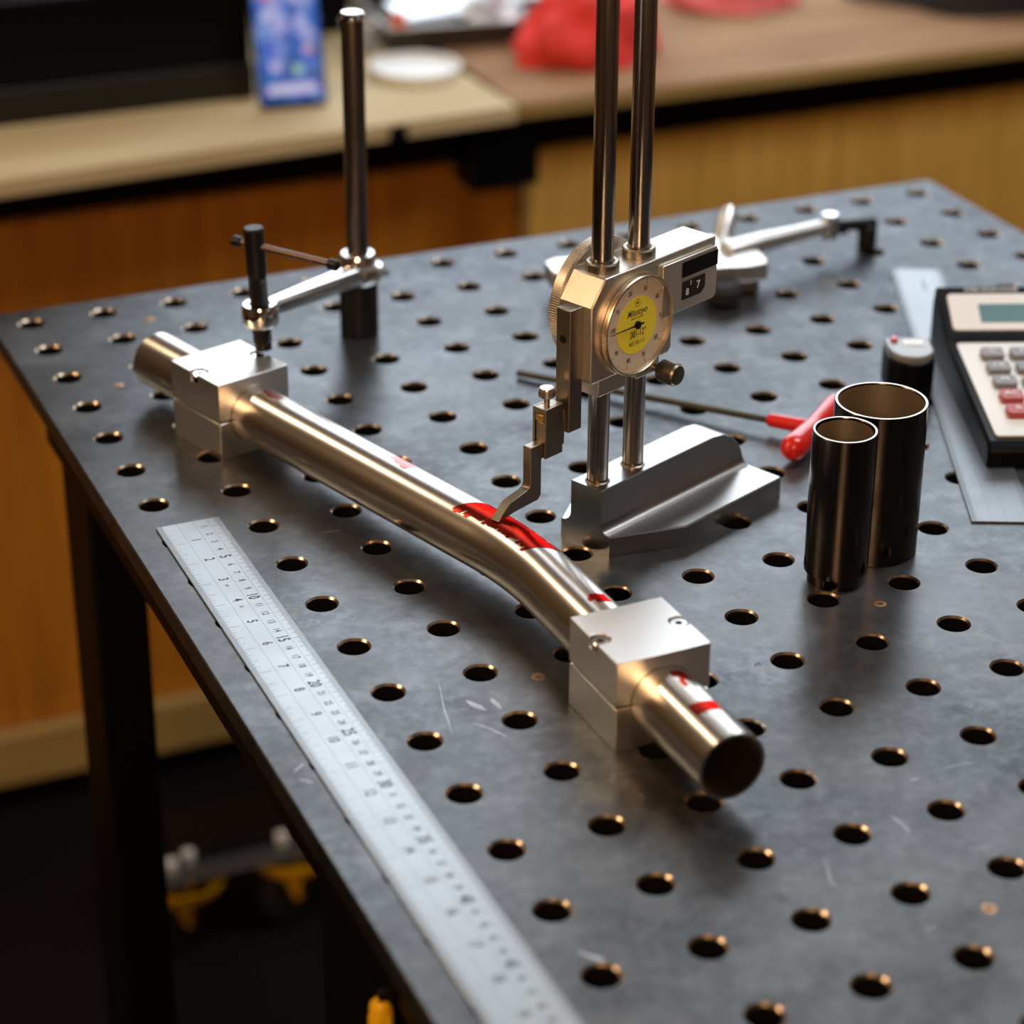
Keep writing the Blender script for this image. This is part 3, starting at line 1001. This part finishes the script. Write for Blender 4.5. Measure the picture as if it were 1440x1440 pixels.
# ------------------------------------------------------------------ small black gadget with clear lid
gd = thing('measuring_gadget', 'small black round-fronted gauge with clear top standing on the plain ruler', 'gauge', (440.5, 475.5, 1.25), R(-22))
pl = [(-15, 14), (-15, -6)] + arc(0, -6, 15, 180, 360, 16)[1:] + [(15, 14)]
obj('case', MB().prism(pl, 0, 24, 'z'), BLACKP, gd, bevel=1.2)
pl2 = [(x * 0.93, y * 0.93) for x, y in pl]
obj('clear_lid', MB().prism(pl2, 24, 29, 'z'), mat('smoky_clear_plastic', (0.35, 0.37, 0.38), 0.0, 0.12, trans=0.35), gd, bevel=1.0)
obj('display', MB().box(-4, 9, 0, 8, 29.05, 29.4), WHITEP, gd)
obj('red_button', MB().cyl((-9, 8, 29), (-9, 8, 31.2), 2.6, n=18, ch=0.5), REDP, gd)

# ------------------------------------------------------------------ calculator
ca = thing('desk_calculator', 'black desk calculator with white key panels at the right edge of the table', 'calculator', (430.0, 360.1, 0), R(-21.5))
CW = 150
side = [(-9, 0), (178, 0), (178, 34), (174, 46), (134, 28.5), (127, 25.5), (-4, 16.5), (-9, 12)]
obj('case', MB().prism(side, -6, CW + 6, 'x'), BLACKP, ca, bevel=2.0, seg=3)


def zlow(y): return 17.3 + (y / 127.0) * 7.4


def zdis(y): return 28.9 + (y - 134) / 40.0 * 17.4


def slab(y0, y1, x0, x1, zf, h, name, material, parent, rad=3.0, dz=0.0):
    ang = math.atan2(zf(y1) - zf(y0), y1 - y0)
    M = Matrix.Translation((0, y0, zf(y0) + dz)) @ Matrix.Rotation(ang, 4, 'X')
    L_ = math.hypot(y1 - y0, zf(y1) - zf(y0))
    poly = arc(x0 + rad, rad, rad, 180, 270, 5) + arc(x1 - rad, rad, rad, 270, 360, 5) + arc(x1 - rad, L_ - rad, rad, 0, 90, 5) + arc(x0 + rad, L_ - rad, rad, 90, 180, 5)
    return obj(name, MB().prism(poly, -0.8, h, 'z', M), material, parent, bevel=0.3)


slab(0, 126, 0, CW, zlow, 0.8, 'key_panel', WHITEP, ca)
dp = slab(136, 166, 0, CW, zdis, 0.8, 'display_panel', WHITEP, ca)
slab(141.5, 157, 19, CW - 20, zdis, 0.5, 'display', LCD, dp, 1.0, dz=0.7)
pt = MB()
Md = Matrix.Translation((0, 169.5, zdis(169.5) + 0.3)) @ Matrix.Rotation(math.atan2(17.4, 40), 4, 'X')
put_text(pt, 'SUPER SOLAR POWER', 3.6, Md @ Matrix.Translation((30, 0, 0)))
put_text(pt, 'TWO WAY', 5.0, Md @ Matrix.Translation((74, 1, 0)))
obj('printed_lettering', pt, PRINTW, ca)
lab = [['C', 'CE', 'M', 'AC', '0'], ['7', '4', '1', '0', '%'], ['8', '5', '2', '00', 'v'], ['9', '6', '3', '.', '='], ['+', '-', 'x', '+', '='], ['M', 'M', 'M', '+', '-'], ['T', 'G', 'S', 'R', 'H']]
for c_ in range(7):
    for r_ in range(5):
        kx = 19 + c_ * 18.6; ky = 105 - r_ * 19.5
        red = (c_ == 0 and r_ >= 3)
        km = REDKEY if red else GREYKEY
        k = slab(ky - 6.2, ky + 6.2, kx - 7, kx + 7, zlow, 4.2, 'key', km, ca, 2.2, dz=0.8)
        tm = MB()
        put_text(tm, lab[c_][r_], 6.5, Matrix.Translation((kx, ky, zlow(ky) + 5.4)) @ Matrix.Rotation(R(3.4), 4, 'X'))
        obj('key_legend', tm, PRINTW, k)

# ------------------------------------------------------------------ spare clamp lying at the back
sc = thing('lever_clamp', 'silver lever clamp with long arm and black tip lying at the back of the table', 'clamp', (360, 690, 0), R(-9))
ML = Matrix.Identity(4)
obj('body_bar', MB().prism([(-70, -4), (-64, -12), (66, -24), (82, -22), (84, 4), (74, 16), (-60, 22), (-70, 16)], 11, 24, 'z'), ALU, sc, bevel=1.5)
obj('foot', MB().box(-62, -30, -6, 16, 0, 11), BRASSY, sc, bevel=2)
obj('foot', MB().box(48, 78, -18, 10, 0, 11), BRASSY, sc, bevel=2)
obj('arm', MB().sweep([(60, 6, 22), (90, 16, 24), (120, 27, 24), (150, 38, 24)], [9, 7.5, 6, 5.5], 16), ALU, sc)
obj('pivot', MB().cyl((150, 38, 15), (150, 38, 33), 6.5, n=24, ch=1), CHROME, sc)
obj('black_tip', MB().sweep([(152, 39, 23), (172, 47, 20), (190, 54, 16)], [4.5, 4.5, 6], 14), BLACKM, sc)
obj('tip_pad', MB().cyl((186, 52, 0), (186, 52, 17), 7, n=20, ch=1), BLACKM, sc)
obj('lever', MB().sweep([(72, 50, 12), (76, 57, 19), (80, 62, 27), (83, 66, 35)], [7, 7.5, 7, 3], 14), ALU, sc)
obj('lever_link', MB().box(56, 78, 12, 56, 8, 18), ALU, sc, bevel=1.5)
obj('black_knob', MB().lathe([(5, 0), (10, 1), (13, 5), (13, 12), (10, 16), (0, 17)], 28, Matrix.Translation((46, -32, 0))), RUBBER, sc)

# ------------------------------------------------------------------ bench behind the table
BZ = -135.0
wtl = thing('worktop', 'pale plywood bench worktop on the left under the phone', 'worktop', (74, 1500, BZ - 18), R(3.4))
wtp = obj('board', MB().box(-900, 556, 0, 700, 0, 18), PLYT, wtl, bevel=1)
obj('edge_clip', MB().box(408, 428, -3, 14, -6, 15), BLACKP, wtl, bevel=1)
wtr = thing('worktop', 'brown bench worktop on the right under the red cloth', 'worktop', (632, 1536, BZ - 16))
obj('board', MB().box(0, 2300, 0, 760, 0, 16), PLYT2, wtr, bevel=1)
obj('front_lip', MB().box(0, 2300, -1.5, 0, 0, 15), PINE, wtr, bevel=0.5)
bc = thing('bench_cabinet', 'wooden bench carcass with orange-brown and yellow-brown front panels', 'cabinet', (0, 1580, FL))
hb = BZ - 18 - FL
obj('front_panel', MB().box(-800, 660, 26, 44, 98, hb - 66), PLYL, bc, bevel=1)
obj('front_panel', MB().box(667, 2900, 0, 18, 60, hb - 54), PLYR, bc, bevel=1)
obj('overhang_shade', MB().box(-800, 2900, 44, 80, hb - 90, hb - 4), PAINTB, bc)  # black strip above the panels, standing for the worktop's overhang shadow
obj('end_stile', MB().box(660, 667, 5, 60, 60, hb - 54), PINE, bc)
obj('baseboard', MB().box(-800, 660, 6, 26, 36, 98), PINE, bc, bevel=2)
obj('plinth', MB().box(-800, 2900, 50, 80, 0, 98), PAINTB, bc)
obj('latch_block', MB().box(585, 662, -30, 26, hb - 78, hb - 6), BLACKP, bc, bevel=2)
for x in (-780, 640, 2820):
    obj('side_panel', MB().box(x, x + 20, 80, 560, 0, hb - 4), PINE, bc)

# black case on the bench
bb = thing('equipment_case', 'black flat-fronted equipment case at the left end of the bench', 'case', (0, 1664, BZ + 0.2))
obj('case_body', MB().box(-700, 384, 8, 420, 0, 126), BLACKP, bb, bevel=3)
obj('front_lip', MB().box(-700, 384, 0, 8, 0, 38), BLACKM, bb, bevel=2)
dk = thing('black_box', 'black box standing further back on the bench behind the phone', 'box', (555, 1868, BZ + 0.2))
obj('box_body', MB().box(-70, 10, 0, 200, 0, 110), BLACKP, dk, bevel=3)
obj('box_lid', MB().box(-72, 12, -2, 202, 110, 122), BLACKM, dk, bevel=2)

# phone leaning on the case
PH = mat('phone_glass', (0.01, 0.012, 0.02), 0.0, 0.15)


def phone_screen():
    M = bpy.data.materials.new('phone_screen'); M.use_nodes = True
    nt = M.node_tree; L = nt.links
    b = nt.nodes['Principled BSDF']
    b.inputs['Base Color'].default_value = (0.01, 0.01, 0.02, 1)
    b.inputs['Roughness'].default_value = 0.25
    tc = nt.nodes.new('ShaderNodeTexCoord')
    v = nt.nodes.new('ShaderNodeTexVoronoi'); v.inputs['Scale'].default_value = 75
    L.new(tc.outputs['Object'], v.inputs['Vector'])
    n = nt.nodes.new('ShaderNodeTexNoise'); n.inputs['Scale'].default_value = 42
    L.new(tc.outputs['Object'], n.inputs['Vector'])
    cr = nt.nodes.new('ShaderNodeValToRGB')
    el = cr.color_ramp.elements
    el[0].position = 0.36; el[0].color = (0.0, 0.06, 0.32, 1)
    el[1].position = 0.62; el[1].color = (0.42, 0.42, 0.78, 1)
    e = el.new(0.48); e.color = (0.02, 0.16, 0.62, 1)
    L.new(n.outputs[0], cr.inputs[0])
    mx = nt.nodes.new('ShaderNodeMix'); mx.data_type = 'RGBA'; mx.blend_type = 'ADD'
    mx.inputs[0].default_value = 0.10
    L.new(cr.outputs[0], mx.inputs[6]); L.new(v.outputs['Color'], mx.inputs[7])
    L.new(mx.outputs[2], b.inputs['Emission Color'])
    b.inputs['Emission Strength'].default_value = 0.72
    b.inputs['Specular IOR Level'].default_value = 0.1
    return M


ph = thing('smartphone', 'smartphone with lit blue screen leaning upright on the bench', 'phone', (409, 1611, BZ + 0.2), R(-6))
PM = Matrix.Rotation(R(-16), 4, 'X')
pp = arc(-30, 5, 6, 180, 270, 5) + arc(30, 5, 6, 270, 360, 5) + arc(30, 146, 6, 0, 90, 5) + arc(-30, 146, 6, 90, 180, 5)
obj('phone_body', MB().prism([(x, z + 1) for x, z in pp], 0, 8, 'y', PM), PH, ph, bevel=0.8)
obj('screen', MB().prism([(x * 0.94, 8 + (z + 1) * 0.92) for x, z in pp], -0.3, 0.0, 'y', PM), phone_screen(), ph)
obj('dock_bar', MB().box(-26, 26, -0.45, -0.3, 16, 25, PM), mat('phone_dock_glow', (0.1, 0.1, 0.1), 0, 0.4, emit=(0.72, 0.66, 0.92), emit_s=0.7), ph)
icn = [(-21, 118, (0.8, 0.05, 0.08)), (18, 122, (0.75, 0.35, 0.5)), (-22, 96, (0.5, 0.5, 0.75)), (-6, 96, (0.3, 0.4, 0.8)), (14, 90, (0.45, 0.45, 0.8)), (20, 60, (0.6, 0.3, 0.5)), (8, 40, (0.3, 0.6, 0.45)), (-16, 44, (0.5, 0.45, 0.75))]
for ix, iz, c in icn:
    obj('app_icon', MB().box(ix - 5, ix + 5, -0.45, -0.3, iz - 5, iz + 5, PM), mat('icon_%d_%d' % (ix + 50, iz), (0.1, 0.1, 0.1), 0, 0.4, emit=c, emit_s=0.8), ph)

# round lid
pt_ = thing('shallow_dish', 'round shallow milky plastic dish on the pale worktop', 'dish', (572, 1682, BZ + 0.2))
obj('disc', MB().lathe([(0, 0), (45, 0), (48, 1), (49, 5), (48.5, 8.5), (46, 9), (44, 7), (42, 4), (30, 3.4), (0, 3.4)], 64, cap=False), CLEARW, pt_)
obj('rim_bead', MB().lathe([(48.4, 7.8), (50, 8.4), (50, 10), (48.6, 10.4), (46.6, 9.6)], 64, cap=False), CLEARW, pt_)


# cloths and bag
def lump(name, label, cat, loc, rx_, ry_, rz_, material, seed, rough=0.35, rotz=0.0, freq=2.2, creases=0.12):
    v = []; f = []
    NU, NV = 40, 18
    for i in range(NV + 1):
        ph_ = math.pi / 2 * i / NV
        for k in range(NU):
            th = 2 * math.pi * k / NU
            d = Vector((math.cos(th) * math.cos(ph_), math.sin(th) * math.cos(ph_), math.sin(ph_)))
            n_ = noise.noise(d * freq + Vector((seed, seed * 0.7, 0)))
            c_ = abs(noise.noise(d * freq * 2.6 + Vector((0, seed, seed))))
            r = 1 + rough * n_ - creases * 2.2 * (0.25 - min(0.25, c_))
            zz = max(0.0, d.z * r * rz_)
            v.append((d.x * r * rx_, d.y * r * ry_, zz))
    for i in range(NV):
        for k in range(NU):
            f.append((i * NU + k, i * NU + (k + 1) % NU, (i + 1) * NU + (k + 1) % NU, (i + 1) * NU + k))
    f.append(tuple(range(NU))[::-1])
    o = obj(name, MB().add(v, f), material, loc=loc, rotz=rotz, angle=80)
    return tag(o, label, cat)


lump('cloth', 'crumpled bright red cloth on the brown worktop behind the gauge columns', 'cloth', (775, 1672, BZ + 0.2), 84, 56, 84, RAG, 3.1, 0.35, 0.2)
lump('cloth', 'folded pink-red cloth lying further right on the brown worktop', 'cloth', (1030, 1816, BZ + 0.2), 84, 60, 40, RAGP, 8.4, 0.3, -0.3)
lump('fabric_bag', 'soft black bag at the right end of the brown worktop', 'bag', (1400, 1745, BZ + 0.2), 230, 130, 130, BAGB, 5.2, 0.3, -0.3, 1.6, 0.08)

# parts tray with contents
TRX, TRY = 575, 1770
tr = thing('parts_tray', 'dark metal tray full of small parts behind the round dish', 'tray', (TRX, TRY, BZ + 0.2), R(-8))
obj('tray_floor', MB().box(0, 250, 0, 190, 0, 2), TRAYM, tr)
for nm_, bxs in (('tray_side', (0, 250, -2, 0)), ('tray_side', (0, 250, 190, 192)), ('tray_side', (-2, 0, -2, 192)), ('tray_side', (250, 252, -2, 192))):
    obj(nm_, MB().box(*bxs, 0, 26), TRAYM, tr)
obj('rolled_rim', MB().sweep([(-2, -2, 26), (252, -2, 26), (252, 192, 26), (-2, 192, 26), (-2, -2, 26)], 2.2, 10), mat('worn_rim', (0.35, 0.32, 0.30), 0.9, 0.35), tr)
trM = Matrix.Translation((TRX, TRY, 0)) @ Matrix.Rotation(R(-8), 4, 'Z')


def in_tray(x, y, z): return trM @ Vector((x, y, BZ + 0.2 + z))


for k, (x, y, z, w, d_, a, tl_, lb) in enumerate(((55, 60, 32, 80, 46, 10, 12, 'bent silver sheet piece at the left of the parts tray'),
                                                  (110, 95, 40, 90, 60, -20, 22, 'wide pale silver sheet piece in the middle of the parts tray'),
                                                  (205, 70, 36, 80, 60, 24, -14, 'silver sheet piece at the right of the parts tray'))):
    t = thing('sheet_piece', lb, 'metal sheet', in_tray(x, y, z), R(a), 'sheet pieces in the tray')
    Mt = Matrix.Rotation(R(tl_), 4, 'X')
    obj('flat', MB().box(-w / 2, w / 2, -d_ / 2, d_ / 2, 0, 2, Mt), FOIL, t, bevel=0.4)
    obj('flange', MB().box(-w / 2, w / 2, d_ / 2 - 2, d_ / 2, -12, 0, Mt), FOIL, t, bevel=0.4)
op = thing('orange_plug', 'small orange plastic plug in the parts tray', 'plug', in_tray(18, 30, 2.2))
obj('plug_body', MB().lathe([(11, 0), (12, 2), (12, 20), (9, 23), (9, 34), (0, 35)], 24), ORANGE, op)
obj('plug_ridge', MB().lathe([(12, 8), (13.5, 9), (13.5, 12), (12, 13)], 24, cap=False), ORANGE, op)
lump('plastic_bag', 'crumpled clear plastic bag on top of the parts tray', 'bag', in_tray(125, 40, 24), 46, 30, 26, FOIL, 1.7, 0.4, 0.1)
gl = thing('glass_cup', 'small clear cup at the left corner of the parts tray', 'cup', (548, 1788, BZ + 0.2))
obj('cup_wall', MB().lathe([(16, 0), (18, 1), (20, 34), (19, 34.4), (17, 2), (0, 2)], 36, cap=False), mat('grey_clear_cup', (0.45, 0.46, 0.46), 0.1, 0.2, alpha=0.6), gl)
obj('cup_rim', MB().lathe([(19, 33.8), (20.8, 34.2), (20.8, 35.4), (19.2, 35.6)], 36, cap=False), CLEARW, gl)

# ------------------------------------------------------------------ dolly with yellow casters under the bench
dl = thing('floor_dolly', 'low dark steel dolly in front of the bench base', 'dolly', (100, 1250, FL + 92))
obj('deck', MB().box(15, 560, 30, 120, 4, 14), PAINTB, dl, bevel=2)
obj('front_rail', MB().box(15, 560, 0, 60, 0, 4), mat('dark_grey_steel', (0.08, 0.08, 0.085), 0.6, 0.45), dl, bevel=1)


def caster(label, x, y):
    t = thing('caster_wheel', label, 'caster', (x, y, FL), R(25), 'yellow casters under the dolly')
    obj('mount_plate', MB().box(-30, 30, -22, 22, 86, 91.8), mat('zinc_plate', (0.35, 0.36, 0.38), 0.9, 0.35), t, bevel=1)
    obj('swivel_bowl', MB().lathe([(46, 85.8), (46, 82), (42, 70), (30, 60), (14, 56), (14, 85.8)], 40, cap=False), YELLOWP, t)
    for s_ in (-1, 1):
        obj('fork_leg', MB().prism([(-34, 72), (-6, 72), (-4, 30), (-14, 30), (-22, 50)], s_ * 19 - 1.5, s_ * 19 + 1.5, 'y'), YELLOWP, t, bevel=0.8)
    w = obj('wheel', MB().lathe([(6, -15), (30, -15), (37, -12), (40, -6), (40, 6), (37, 12), (30, 15), (6, 15)], 44, Matrix.Translation((-8, 0, 40.2)) @ Matrix.Rotation(R(90), 4, 'X')), RUBBER, t)
    obj('axle', MB().cyl((-8, -23, 40.2), (-8, 23, 40.2), 4, n=16), POLISH, w)
    for dx in (-16, 6):
        obj('bolt', MB().cyl((dx, -4, 96.2), (dx, -4, 107), 7, n=6), mat('bright_zinc', (0.9, 0.92, 0.92), 0.3, 0.35), t)
    return t


caster('yellow-forked black caster under the dolly next to the table leg', 152, 1285)
caster('yellow-forked black caster under the dolly partly hidden by the table edge', 270, 1288)

# yellow-handled screwdriver hanging on the table's side rail
yt = thing('screwdriver', 'yellow-handled screwdriver hanging on the side rail of the table', 'screwdriver', (-64.6, 93, -60))
grip = MB().lathe([(0, 1.0), (3.2, 0.6), (4.8, -1.5), (5.0, -4), (5.0, -84), (4.0, -90), (3.2, -94), (4.4, -100), (4.4, -106), (0, -106)], 28)
g_ = obj('grip', grip, YELLOWP, yt)
for k in range(6):
    a = 2 * math.pi * k / 6
    obj('grip_rib', MB().cyl((5.0 * math.cos(a), 5.0 * math.sin(a), -82), (5.0 * math.cos(a), 5.0 * math.sin(a), -6), 0.9, n=8, ch=0.3), YELLOWP, g_)
obj('shaft', MB().cyl((0, 0, -105.5), (0, 0, -190), 2.2, n=14, ch=0.4), POLISH, yt)
obj('hang_clip', MB().box(-1, 6.5, -2, 2, -1.2, 6.5), BLACKM, yt, bevel=0.4)
